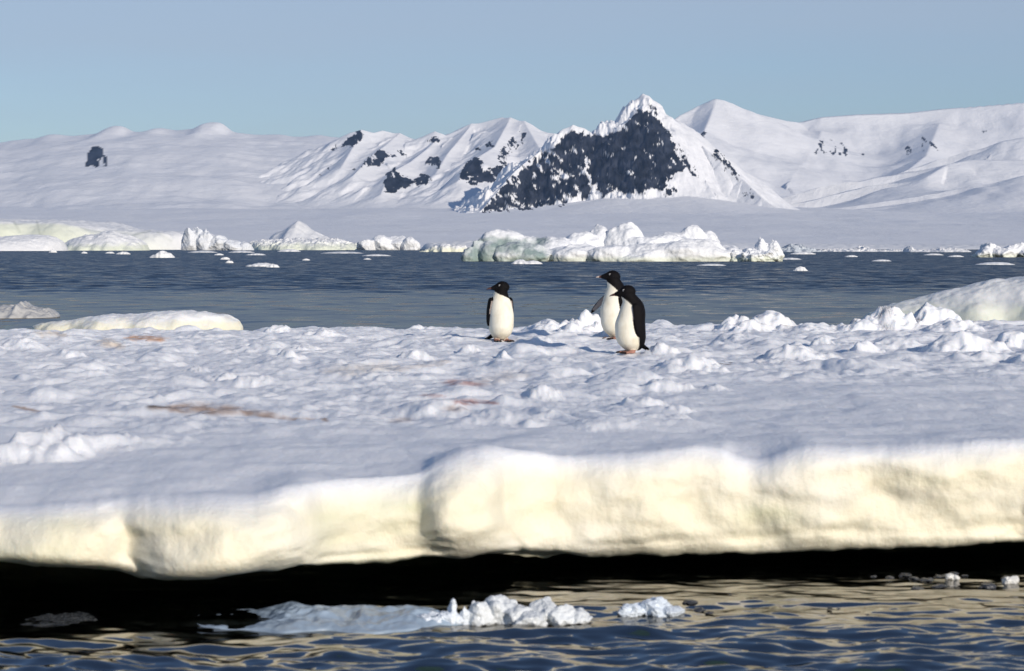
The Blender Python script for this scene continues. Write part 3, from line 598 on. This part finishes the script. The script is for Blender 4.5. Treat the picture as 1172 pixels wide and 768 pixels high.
# slabs lying behind the floe
Ys = 25.6
ice_mass('ice_slab', 'low flat ice slab with a yellow edge, lying behind the left of the floe', 'ice slab', Ys, [(10, 377), (40, 372), (75, 368), (110, 363), (150, 362.5), (175, 361.5), (195, 359.5), (215, 360), (238, 363), (255, 369), (263, 378)], 2.6, SNOW,
         rough=.05, seed=3, tint=low_green(.75, .42, .60, (.86, .82, .60)), pw=4, lean=-.2, fs=.8)
ice_mass('ice_slab', 'small grey wet ice slab awash at the left, beyond the floe', 'ice slab', 42, [(-40, 362), (-10, 352), (8, 351), (14, 346.5), (20, 351), (32, 354), (46, 356), (55, 362)], 2.0, CLEAR, colr=(.50, .50, .50), rough=.12, seed=5, pw=3)
ice_mass('ice_ridge', 'long smooth ice ridge rising at the right behind the rough snow', 'ice ridge', 26.2, [(1005, 376), (1024, 362), (1045, 354), (1075, 347), (1105, 339), (1140, 331), (1172, 324), (1250, 316), (1330, 330), (1400, 380)], 3.4, SNOW,
         rough=.035, seed=7, tint=low_green(.55, .55, .85, (.72, .76, .58)), pw=2.6, lean=.1, colr=(.83, .84, .84))
# ice drifting in the near water
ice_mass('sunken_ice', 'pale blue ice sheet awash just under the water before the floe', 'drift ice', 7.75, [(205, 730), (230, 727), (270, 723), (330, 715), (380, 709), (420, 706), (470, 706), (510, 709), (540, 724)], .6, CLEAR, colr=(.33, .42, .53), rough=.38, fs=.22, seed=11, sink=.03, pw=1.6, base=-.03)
ice_lumps('ice_chunk', 'spiky white ice fragment poking up beside the sunken blue ice', 'ice chunk', 7.95, [(492, 693, 18, 12, 1, 0), (512, 693, 12, 12, 1, 0), (517, 693, 6, 22, 1.2, .01), (531, 693, 6, 16, 1.2, 0), (526, 693, 8, 8, 1, 0)], CLEAR, (.74, .80, .88), seed=2)
ice_lumps('ice_chunk', 'jagged white ice chunk, the largest floating before the middle of the floe', 'ice chunk', 7.98, [(552, 697, 17, 23, 1, 0), (572, 697, 22, 25, 1, .04), (594, 697, 17, 20, 1, 0), (622, 697, 18, 25, 1, .03), (640, 697, 20, 19, 1, 0), (660, 695, 17, 12, 1, .02), (606, 700, 20, 13, .8, -.05)], CLEAR, (.74, .78, .82), seed=3)
ice_lumps('ice_chunk', 'small bluish white ice lump floating right of the jagged chunk', 'ice chunk', 8.12, [(722, 697, 17, 13, 1, 0), (748, 697, 20, 17, 1, .02), (768, 697, 14, 11, 1, 0)], CLEAR, (.70, .78, .88), seed=4)
ice_lumps('ice_chunk', 'tiny white ice lump close under the right end of the floe', 'ice chunk', 8.9, [(1153, 641, 6, 6, 1, 0), (1160, 641, 6, 8, 1, 0)], CLEAR, (.8, .8, .78), seed=5)
ice_lumps('ice_chunk', 'tiny white ice crumb left of the other crumb near the right end', 'ice chunk', 9.0, [(1087, 643, 6, 6, 1, 0), (1094, 643, 5, 5, 1, 0)], CLEAR, (.8, .8, .78), seed=6)
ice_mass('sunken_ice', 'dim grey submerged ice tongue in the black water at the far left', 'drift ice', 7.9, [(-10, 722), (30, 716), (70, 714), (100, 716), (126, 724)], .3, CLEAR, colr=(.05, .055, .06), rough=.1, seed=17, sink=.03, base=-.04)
rng = np.random.default_rng(4)
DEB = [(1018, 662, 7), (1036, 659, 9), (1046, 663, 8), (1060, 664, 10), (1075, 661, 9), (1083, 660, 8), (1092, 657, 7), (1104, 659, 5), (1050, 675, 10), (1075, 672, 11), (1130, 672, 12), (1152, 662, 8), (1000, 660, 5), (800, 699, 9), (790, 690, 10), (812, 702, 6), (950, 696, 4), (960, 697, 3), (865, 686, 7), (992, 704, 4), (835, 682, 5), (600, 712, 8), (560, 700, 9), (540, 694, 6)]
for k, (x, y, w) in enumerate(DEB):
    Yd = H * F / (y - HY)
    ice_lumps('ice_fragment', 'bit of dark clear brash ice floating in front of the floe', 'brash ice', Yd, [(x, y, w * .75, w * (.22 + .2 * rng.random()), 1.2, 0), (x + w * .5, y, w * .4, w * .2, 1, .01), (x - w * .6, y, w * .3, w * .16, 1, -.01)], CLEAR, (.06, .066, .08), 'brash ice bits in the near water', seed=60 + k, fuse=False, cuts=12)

# ------------------------------------------------------------------ icebergs across the water
def green_left(px, py, V, col, seed):
    k = ss(640, 612, px + 8 * fbm(V[..., 0] / 3, V[..., 2] / 2, 3, seed)) * ss(270, 276, py + 4 * fbm(V[..., 0] / 2, V[..., 2] / 2, 3, seed + 3)) * (.75 + .6 * fbm(V[..., 0] / 1.5, V[..., 2] / 1.2, 4, seed + 6))
    k = np.clip(k, 0, .95) * .85
    g = ss(.7, .2, V[..., 2]) * .5
    col = col * (1 - g[..., None]) + np.array([.62, .68, .5]) * g[..., None]
    return col * (1 - k[..., None]) + np.array([.14, .23, .22]) * k[..., None]
ice_lumps('iceberg', 'large many domed white iceberg with a dark green left end, across the water', 'iceberg', 214, [(538, 299, 9, 16, 1, 0), (547, 299, 8, 26, 1, .5), (560, 299, 14, 22, 1, .3), (585, 299, 20, 20, 1, 0), (608, 299, 22, 17, 1, 0), (576, 299, 30, 34, .8, 4), (600, 299, 26, 28, 1, 5), (640, 299, 44, 26, .6, 4), (668, 299, 26, 30, .8, 5),
          (688, 299, 16, 38, 1, 6), (718, 299, 24, 41, .8, 5), (745, 299, 34, 30, .7, 4), (775, 299, 30, 32, .8, 5), (799, 299, 20, 38, .9, 6), (815, 299, 16, 32, 1, 6), (826, 299, 24, 21, .9, 2), (785, 300, 50, 22, .5, -1.5), (735, 300, 40, 18, .6, -2), (700, 300, 30, 19, .8, -1), (660, 299, 30, 18, .7, 0), (838, 300, 14, 15, 1, 0), (630, 299, 20, 12, .8, 1)], tint=green_left, seed=14, cuts=2, vox=300, am=.5)
ice_lumps('iceberg', 'crumbly white iceberg touching the right end of the domed iceberg', 'iceberg', 212, [(846, 300, 14, 12, 1, 0), (860, 300, 14, 17, 1, .5), (874, 300, 10, 24, 1, 1), (886, 300, 10, 21, 1, .6), (870, 300, 22, 12, .8, -1)], tint=low_green(.6, .1, .8), seed=7)
ice_mass('ice_floe', 'small twin humped ice floe drifting before the green end of the domed iceberg', 'ice floe', 178, [(584, 303), (590, 298), (598, 297), (603, 299), (610, 298), (618, 300), (622, 303)], 1.6, rough=.1, seed=23)
ice_mass('ice_shelf', 'tall pale green ice cliff with dark cracks along the far left shore', 'ice cliff', 1150, [(-420, 286), (-380, 250), (-100, 246), (0, 250), (40, 250), (62, 252), (80, 256), (100, 260), (130, 262), (150, 263), (180, 265), (212, 270), (220, 286)], 260, rough=.05, seed=24, pw=9,
         tint=lambda px, py, V, col, seed: (lambda k, c: col * (1 - k) * (1 - c) + np.array([.74, .78, .63]) * k * (1 - c) + np.array([.25, .3, .25]) * c)(
             (ss(1230, 1160, V[..., 1]) * ss(262, 266, py + 8 * ss(120, 60, px)) * .9)[..., None],
             (np.clip(crack(px, py / 100, 16, 2.54, 23, 2.66, 1.1) + crack(px, py / 100, 42, 2.53, 46, 2.70, 1.0) + .8 * crack(px, py / 100, 150, 2.70, 172, 2.64, 1.2) + .6 * crack(px, py / 100, 180, 2.66, 196, 2.76, 1.2), 0, 1) * .45)[..., None]))
ice_mass('iceberg', 'low lavender white iceberg in front of the far left ice cliff', 'iceberg', 820, [(-120, 287), (-60, 274), (0, 269), (20, 268), (40, 270), (52, 276), (58, 286)], 60, rough=.05, seed=25)
ice_mass('iceberg', 'broad humped iceberg before the green ice cliff, left of its bright low end', 'iceberg', 900, [(50, 286), (64, 275), (80, 270), (100, 266), (112, 264), (125, 267), (140, 271), (150, 277), (156, 286)], 60, rough=.08, seed=26, tint=low_green(.6, 1, 4))
ice_lumps('iceberg', 'broken blocky iceberg at the right end of the green ice cliff', 'iceberg', 1000, [(216, 286, 8, 24, 1, 0), (224, 286, 9, 27, 1, 2), (236, 286, 10, 21, 1, 0), (250, 286, 13, 16, 1, 0), (268, 286, 14, 12, 1, 0), (282, 286, 10, 8, 1, 0)], seed=9, colr=(.72, .75, .80), am=.6)
ice_mass('snow_mound', 'sharp pyramid of snow standing on the far shore ice', 'snow mound', 1250, [(288, 285), (300, 269), (316, 261), (326, 252), (331, 249), (337, 253), (348, 262), (362, 268), (380, 284)], 110, rough=.05, seed=28, pw=1.3)
ice_mass('ice_shelf', 'low ice cliff of broken blocks below the snow pyramid', 'ice cliff', 1050, [(268, 286), (276, 277), (300, 275), (340, 274), (380, 274), (388, 278), (410, 280), (420, 285)], 90, rough=.2, seed=29, pw=6, tint=low_green(.6, 1, 5))
ice_lumps('iceberg', 'flat topped pale ice block on the shore, left of the domed iceberg', 'iceberg', 1050, [(420, 285, 11, 15, 1, 0), (436, 285, 15, 16, 1, 4), (456, 285, 17, 17, 1, 6), (470, 285, 10, 15, 1, 0)], seed=30, cuts=9, am=.5)
ice_mass('ice_shelf', 'small sunlit ice cliff just left of the domed iceberg', 'ice cliff', 640, [(478, 289), (494, 283), (503, 280), (520, 280), (532, 281), (536, 289)], 20, rough=.2, seed=32, pw=5, tint=low_green(.8, .3, 2.2, (.8, .8, .6)))
ice_lumps('iceberg', 'big rugged white iceberg at the far right edge of the water', 'iceberg', 300, [(1126, 298, 12, 11, 1, 0), (1136, 298, 12, 17, 1, 1), (1150, 298, 15, 12, 1, 0), (1166, 298, 14, 17, 1, 1), (1186, 298, 20, 15, 1, 0), (1215, 298, 22, 17, 1, 1)], seed=8, tint=low_green(.5, .1, .7))
ice_mass('iceberg', 'long low iceberg with a square left block, along the right shore', 'iceberg', 620, [(1040, 290), (1044, 283), (1048, 282), (1052, 285), (1068, 286), (1082, 284), (1096, 284), (1112, 286), (1122, 290)], 20, rough=.2, seed=34)
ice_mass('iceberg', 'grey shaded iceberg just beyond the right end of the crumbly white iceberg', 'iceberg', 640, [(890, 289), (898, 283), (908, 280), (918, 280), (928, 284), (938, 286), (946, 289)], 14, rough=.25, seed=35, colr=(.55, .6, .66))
ice_mass('ice_shelf', 'thin line of shore ice right of the grey shaded iceberg', 'ice cliff', 680, [(936, 289), (950, 286), (985, 285), (994, 282), (1000, 284), (1006, 287), (1040, 286), (1048, 289)], 24, rough=.25, seed=36, pw=4)
ice_mass('ice_shelf', 'thin snow covered strip of shore ice behind the domed iceberg', 'ice cliff', 1400, [(470, 285), (480, 278), (560, 274), (700, 276), (900, 278), (1100, 280), (1400, 279), (1500, 285)], 300, rough=.08, seed=37, pw=6)
# scattered far floes
BITS = [(184, 295, 15, 9, 0), (140, 291, 9, 3, 2), (125, 290, 6, 2, 2), (60, 289, 5, 4, 2), (257, 297, 6, 3, 2), (262, 301, 5, 3, 2), (298, 305, 20, 4, 1), (312, 306, 8, 4, 2), (250, 292, 6, 2, 2), (292, 292, 12, 2, 2), (330, 288, 14, 3, 1), (390, 290, 26, 2, 1), (430, 293, 18, 2, 1), (230, 289, 18, 2, 1), (275, 289, 16, 2, 1),
        (917, 310, 9, 5, 3), (1010, 299, 12, 2, 1), (975, 294, 8, 2, 2), (905, 297, 14, 2, 1), (1142, 303, 24, 3, 1), (1095, 294, 10, 2, 2), (815, 304, 18, 2, 1), (96, 290, 4, 2, 2), (920, 291, 16, 3, 1), (1070, 292, 12, 2, 1), (350, 298, 5, 2, 2), (420, 297, 5, 1.5, 2)]
for k, (x, y, w, h, kind) in enumerate(BITS):
    Yd = H * F / (y - HY)
    lab = ['lone white growler with a knob on top, left of the snow pyramid', 'thin flat white floe lying in the dark blue water', 'little white bit of brash ice in the dark blue water', 'small white growler adrift in the dark water to the right of the penguin pair'][kind]
    if kind == 0: pr = [(x - w, y), (x - w * .5, y - h * .5), (x - w * .1, y - h), (x + w * .2, y - h * .75), (x + w * .6, y - h * .55), (x + w, y)]
    else: pr = [(x - w, y), (x - w * .5, y - h * .7), (x, y - h), (x + w * .5, y - h * .8), (x + w, y)]
    ice_mass('growler' if kind in (0, 3) else 'drift_floe', lab, 'growler' if kind in (0, 3) else 'drift ice', Yd, pr, w * Yd / F * 1.2, group={1: 'flat floes on the far water', 2: 'brash bits on the far water'}.get(kind), rough=.15, seed=500 + k, sink=.3, nx=40)

# ------------------------------------------------------------------ penguins
FEATH, n, l, b = mat('penguin_feathers')
a = nd(n, 'ShaderNodeAttribute', attribute_name='Col'); tc = n.new('ShaderNodeTexCoord')
nz = nd(n, 'ShaderNodeTexNoise', i_Scale=70.0, i_Detail=4.0); mp = nd(n, 'ShaderNodeMapping'); mp.inputs['Scale'].default_value = (1, 1, .3); l.new(tc.outputs['Object'], mp.inputs[0]); l.new(mp.outputs[0], nz.inputs['Vector'])
bp = nd(n, 'ShaderNodeBump', i_Strength=.35, i_Distance=.006); l.new(nz.outputs['Fac'], bp.inputs['Height']); l.new(bp.outputs[0], b.inputs['Normal'])
l.new(a.outputs['Color'], b.inputs['Base Color']); b.inputs['Roughness'].default_value = .7; b.inputs['Specular IOR Level'].default_value = .08
BEAK = plain('beak_horn', (.06, .022, .018), .45); BEAKTIP = plain('pale_beak_tip', (.55, .45, .40), .35); EYEW = plain('eye_ring_white', (.62, .60, .58), .6); EYEB = plain('eye_black', (.006, .005, .005), .15, .6)
BLK = np.array([.006, .0055, .0065]); WHT = np.array([.84, .80, .68]); PINK = np.array([.36, .19, .15]); GREY = np.array([.30, .26, .25])
def loft(rings, nseg=48):
    """rings: (centre, a-axis vector, b-axis vector); returns verts and quads/tris of a closed tube"""
    th = np.linspace(0, 2 * math.pi, nseg, endpoint=False)
    V = np.array([np.array(c)[None] + np.cos(th)[:, None] * np.array(a)[None] + np.sin(th)[:, None] * np.array(b)[None] for c, a, b in rings])
    f = gridF(len(rings), nseg, True).tolist(); n0 = len(rings) * nseg
    V = np.concatenate([V.reshape(-1, 3), [rings[0][0]], [rings[-1][0]]])
    for j in range(nseg):
        f.append([(j + 1) % nseg, j, n0]); f.append([(len(rings) - 1) * nseg + j, (len(rings) - 1) * nseg + (j + 1) % nseg, n0 + 1])
    return V, f
def penguin(label, loc, face, scale, head_yaw, head_pitch, neck, headfwd, flips, tip=False, tailx=0.0, white_reach=1.0):
    """face: heading in degrees, 0 = towards the camera, + = towards picture left; local front is -Y"""
    fl = []
    parts = []                                             # (verts, faces, colours)
    zs = np.linspace(0, 1, 90)
    rx = ip(zs, [(0, .052), (.04, .078), (.12, .106), (.25, .122), (.4, .124), (.55, .119), (.68, .108), (.78, .091), (.86, .074), (.93, .063), (1, .052)])
    ry = ip(zs, [(0, .058), (.04, .085), (.12, .118), (.25, .136), (.4, .136), (.55, .126), (.68, .114), (.78, .097), (.86, .081), (.93, .07), (1, .056)])
    hz = .555 + neck                                       # centre height of the head
    z = .025 + zs * (hz - .025)
    cy = ip(zs, [(0, .02), (.2, .0), (.45, -.006), (.65, .012), (.8, .018), (.92, .012 - headfwd * .6), (1, -headfwd)])
    rings = [((0, cy[i], z[i]), (rx[i], 0, 0), (0, ry[i], 0)) for i in range(90)]
    V, f = loft(rings, 72)
    th = np.arctan2(V[:, 0], -(V[:, 1] - np.interp(V[:, 2], z, cy))); zz = (V[:, 2] - .025) / (hz - .025)
    lim = ip(zz, [(0, 112), (.15, 108), (.35, 100), (.6, 92), (.72, 80), (.80, 62), (.86, 44), (.90, 26), (.925, 0), (1, -30)]) * white_reach
    hyb = math.radians(head_yaw) * ss(.7, .95, zz)
    k = ss(4, -4, np.degrees(np.abs(th + hyb)) - lim)[:, None]
    wh = WHT * (1 - .12 * ss(.14, .0, zz)[:, None])
    parts.append((V, f, BLK * (1 - k) + wh * k))
    # head: an ellipsoid drawn out into the feathered bill root
    yaw, pit = math.radians(head_yaw), math.radians(head_pitch)
    fw = np.array([-math.sin(yaw) * math.cos(pit), -math.cos(yaw) * math.cos(pit), math.sin(pit)])
    sd_ = np.array([math.cos(yaw), -math.sin(yaw), 0.0]); up = np.cross(sd_, fw) * -1
    if up[2] < 0: up = -up
    hc = np.array([0, -headfwd, hz]); rs = []
    for t, r, rv, dz in [(-.082, .006, .006, .0), (-.074, .026, .026, .0), (-.055, .045, .047, .0), (-.025, .056, .057, .002), (.005, .056, .056, .004), (.032, .047, .047, .002), (.056, .034, .034, -.003), (.078, .024, .025, -.007), (.096, .017, .019, -.010), (.11, .010, .012, -.012)]:
        rs.append((hc + fw * t + up * dz, sd_ * r, up * rv))
    V, f = loft(rs, 40); parts.append((V, f, np.tile(BLK, (len(V), 1))))
    # flippers
    for sgn, out, swing in [(-1, *flips[0]), (1, *flips[1])]:
        o_, s_ = math.radians(out), math.radians(swing)
        d = np.array([sgn * math.sin(o_), math.sin(s_), -math.cos(o_) * math.cos(s_)]); d /= np.linalg.norm(d)
        ch = np.array([0, 1, 0]) - d * d[1]; ch /= np.linalg.norm(ch); nn = np.cross(d, ch); nn = nn * (1 if nn[0] * sgn > 0 else -1)
        root = np.array([sgn * .104, .014, .425]); rs = []; L = .27
        for t, c_, tk, bow in [(-.06, .012, .010, 0), (.02, .036, .017, .004), (.15, .040, .013, .010), (.4, .041, .011, .012), (.65, .037, .009, .008), (.85, .028, .008, .002), (.96, .014, .006, -.004), (1.0, .004, .004, -.006)]:
            rs.append((t, c_, tk, bow))
        ts = np.linspace(-.06, 1, 80); ic, ik, ib = (ip(ts, [(r_[0], r_[k_]) for r_ in rs]) for k_ in (1, 2, 3))
        rs = [(root + d * L * ts[i] + nn * ib[i], ch * ic[i], nn * ik[i]) for i in range(80)]
        V, f = loft(rs, 28)
        tt = ((V - root) @ d) / L; outer = ((V - root - np.outer(tt * L, d)) @ nn)
        inner = (outer < np.interp(tt, [0, .4, 1], [.004, .012, -.004]) - .002) & (tt < .86) & (tt > .05)
        fl.append(len(parts)); parts.append((V, f, np.where(inner[:, None], GREY * 1.1, BLK)))
    # feet: a sole and three toes each, splayed outward
    for sgn in (-1, 1):
        a0 = math.radians(14 * sgn); an = np.array([sgn * .048, -.012, .016])
        V, f = loft([(an + (0, .03, .03), (.024, 0, 0), (0, .024, 0)), (an + (0, .01, .012), (.03, 0, 0), (0, .03, 0)), (an + (0, 0, -.012), (.03, 0, 0), (0, .034, 0))], 20); parts.append((V, f, np.tile(PINK, (len(V), 1))))
        for q in (-.33, 0, .33):
            dr = np.array([math.sin(a0 + q), -math.cos(a0 + q), 0]); sd2 = np.array([dr[1], -dr[0], 0])
            V, f = loft([(an + dr * t + (0, 0, h_), sd2 * w_, np.array([0, 0, tk])) for t, w_, tk, h_ in [(-.01, .013, .014, 0), (.03, .014, .012, -.003), (.07, .015, .010, -.006), (.095, .011, .008, -.008), (.108, .005, .004, -.011)]], 16)
            tt = (V - an) @ dr; parts.append((V, f, np.where(tt[:, None] > .088, BLK * 1.5, PINK * .8)))
    # tail: a stiff flattened wedge to the ground
    V, f = loft([((0, .06, .10), (.045, 0, 0), (0, .02, .03)), ((tailx * .3, .11, .062), (.040, 0, 0), (0, .010, .018)), ((tailx * .7, .165, .028), (.028, 0, 0), (0, .006, .011)), ((tailx, .215, .006), (.012, 0, 0), (0, .003, .006))], 24)
    parts.append((V, f, np.tile(BLK, (len(V), 1))))
    # fuse into one continuous body
    off = 0; vs, fs, cs = [], [], []
    for V, f, c in parts:
        vs.append(V); fs += [[i + off for i in q] for q in f]; cs.append(c); off += len(V)
    vs = np.concatenate(vs); cs = np.concatenate(cs)
    me = bpy.data.meshes.new('raw'); me.from_pydata(vs.tolist(), [], fs); me.update()
    raw = bpy.data.objects.new('raw', me); COL.objects.link(raw)
    m = raw.modifiers.new('remesh', 'REMESH'); m.mode = 'VOXEL'; m.voxel_size = .0042
    m = raw.modifiers.new('smooth', 'SMOOTH'); m.factor = .5; m.iterations = 4
    dg = bpy.context.evaluated_depsgraph_get(); dg.update()
    bm_ = bpy.data.meshes.new_from_object(raw.evaluated_get(dg)); bpy.data.objects.remove(raw)
    co = np.empty(len(bm_.vertices) * 3, np.float32); bm_.vertices.foreach_get('co', co); co = co.reshape(-1, 3)
    kd = kdtree.KDTree(len(vs))
    for i, v in enumerate(vs): kd.insert(v, i)
    kd.balance()
    lens = np.cumsum([0] + [len(p[0]) for p in parts]); ids = np.concatenate([np.arange(lens[i], lens[i + 1]) for i in fl])
    kf = kdtree.KDTree(len(ids))
    for i in ids: kf.insert(vs[i], int(i))
    kf.balance()
    cc = np.ones((len(co), 4), np.float32)
    for i, v in enumerate(co):
        _, a_, d_ = kf.find(v)
        cc[i, :3] = cs[a_] if d_ < .011 else cs[kd.find(v)[1]]
    dirt = np.clip(1 - .16 * np.maximum(0, fbm3(co[:, 0] * 14., co[:, 1] * 14., co[:, 2] * 9., 3, 7)) - .12 * ss(.16, .04, co[:, 2]), 0, 1)[:, None]      # soiled feathers
    cc[:, :3] *= np.where(cc[:, :1] > .4, 1 - (1 - dirt) * np.array([.8, 1.0, 1.35]), 1)
    at = bm_.attributes.new('Col', 'FLOAT_COLOR', 'POINT'); at.data.foreach_set('color', cc.ravel())
    bm_.polygons.foreach_set('use_smooth', np.ones(len(bm_.polygons), bool)); bm_.materials.clear(); bm_.materials.append(FEATH); bm_.name = 'penguin'
    o = bpy.data.objects.new('penguin', bm_); COL.objects.link(o)
    o.location = loc; o.rotation_euler = (0, 0, math.radians(-face)); o.scale = (scale,) * 3
    tag(o, label, 'penguin', 'penguins standing on the floe')
    # bill and eyes
    V, f = loft([(hc + fw * t + up * dz, sd_ * r, up * rv) for t, r, rv, dz in [(.092, .013, .015, -.010), (.108, .0105, .0125, -.012), (.124, .008, .0095, -.013), (.138, .0055, .0065, -.016), (.150, .0035, .004, -.020), (.155, .001, .0015, -.024)]], 20)
    bk = bpy.data.meshes.new('beak'); bk.from_pydata(V.tolist(), [], f); bk.materials.append(BEAK); bk.materials.append(BEAKTIP)
    for p in bk.polygons:
        p.use_smooth = True
        if tip and sum((V[i] - hc) @ fw for i in p.vertices) / len(p.vertices) > .126: p.material_index = 1
    ob = bpy.data.objects.new('beak', bk); COL.objects.link(ob); ob.parent = o
    for sgn in (-1, 1):
        c = hc + fw * .026 + up * .016 + sd_ * sgn * .0425; vv, ff, mi = [], [], []
        for rad, thk, push, mt in [(.0105, .006, 0, 0), (.0068, .006, .0035, 1)]:
            V, f = loft([(c + sd_ * sgn * (push + thk * math.sin(t)), fw * rad * math.cos(t), up * rad * math.cos(t)) for t in np.linspace(-1.5, 1.5, 9)], 16)
            ff += [[i + len(vv) for i in q] for q in f]; mi += [mt] * len(f); vv += V.tolist()
        em = bpy.data.meshes.new('eye'); em.from_pydata(vv, [], ff); em.materials.append(EYEW); em.materials.append(EYEB)
        em.polygons.foreach_set('material_index', mi); em.polygons.foreach_set('use_smooth', [True] * len(mi))
        oe = bpy.data.objects.new('eye', em); COL.objects.link(oe); oe.parent = o
    return o
sp0, sp1, sp2 = (spot(*p) for p in PENG)
penguin('lone black and white penguin showing its full white belly, head turned sideways', sp0 - Vector((0, 0, .012)), -20, 1.04, 98, 0, -.01, .012, [(7, 3), (4, 6)], tailx=-.11)
penguin('tall penguin standing behind another, neck stretched, bill raised, one flipper held out', sp1 - Vector((0, 0, .02)), 60, 1.08, 26, 5, .045, .03, [(42, -24), (5, 6)], tip=True)
penguin('hunched penguin with black back and bill pointing left, overlapping the one behind', sp2 - Vector((0, 0, .012)), 74, 1.02, 14, -6, -.015, .04, [(8, 4), (6, 4)])
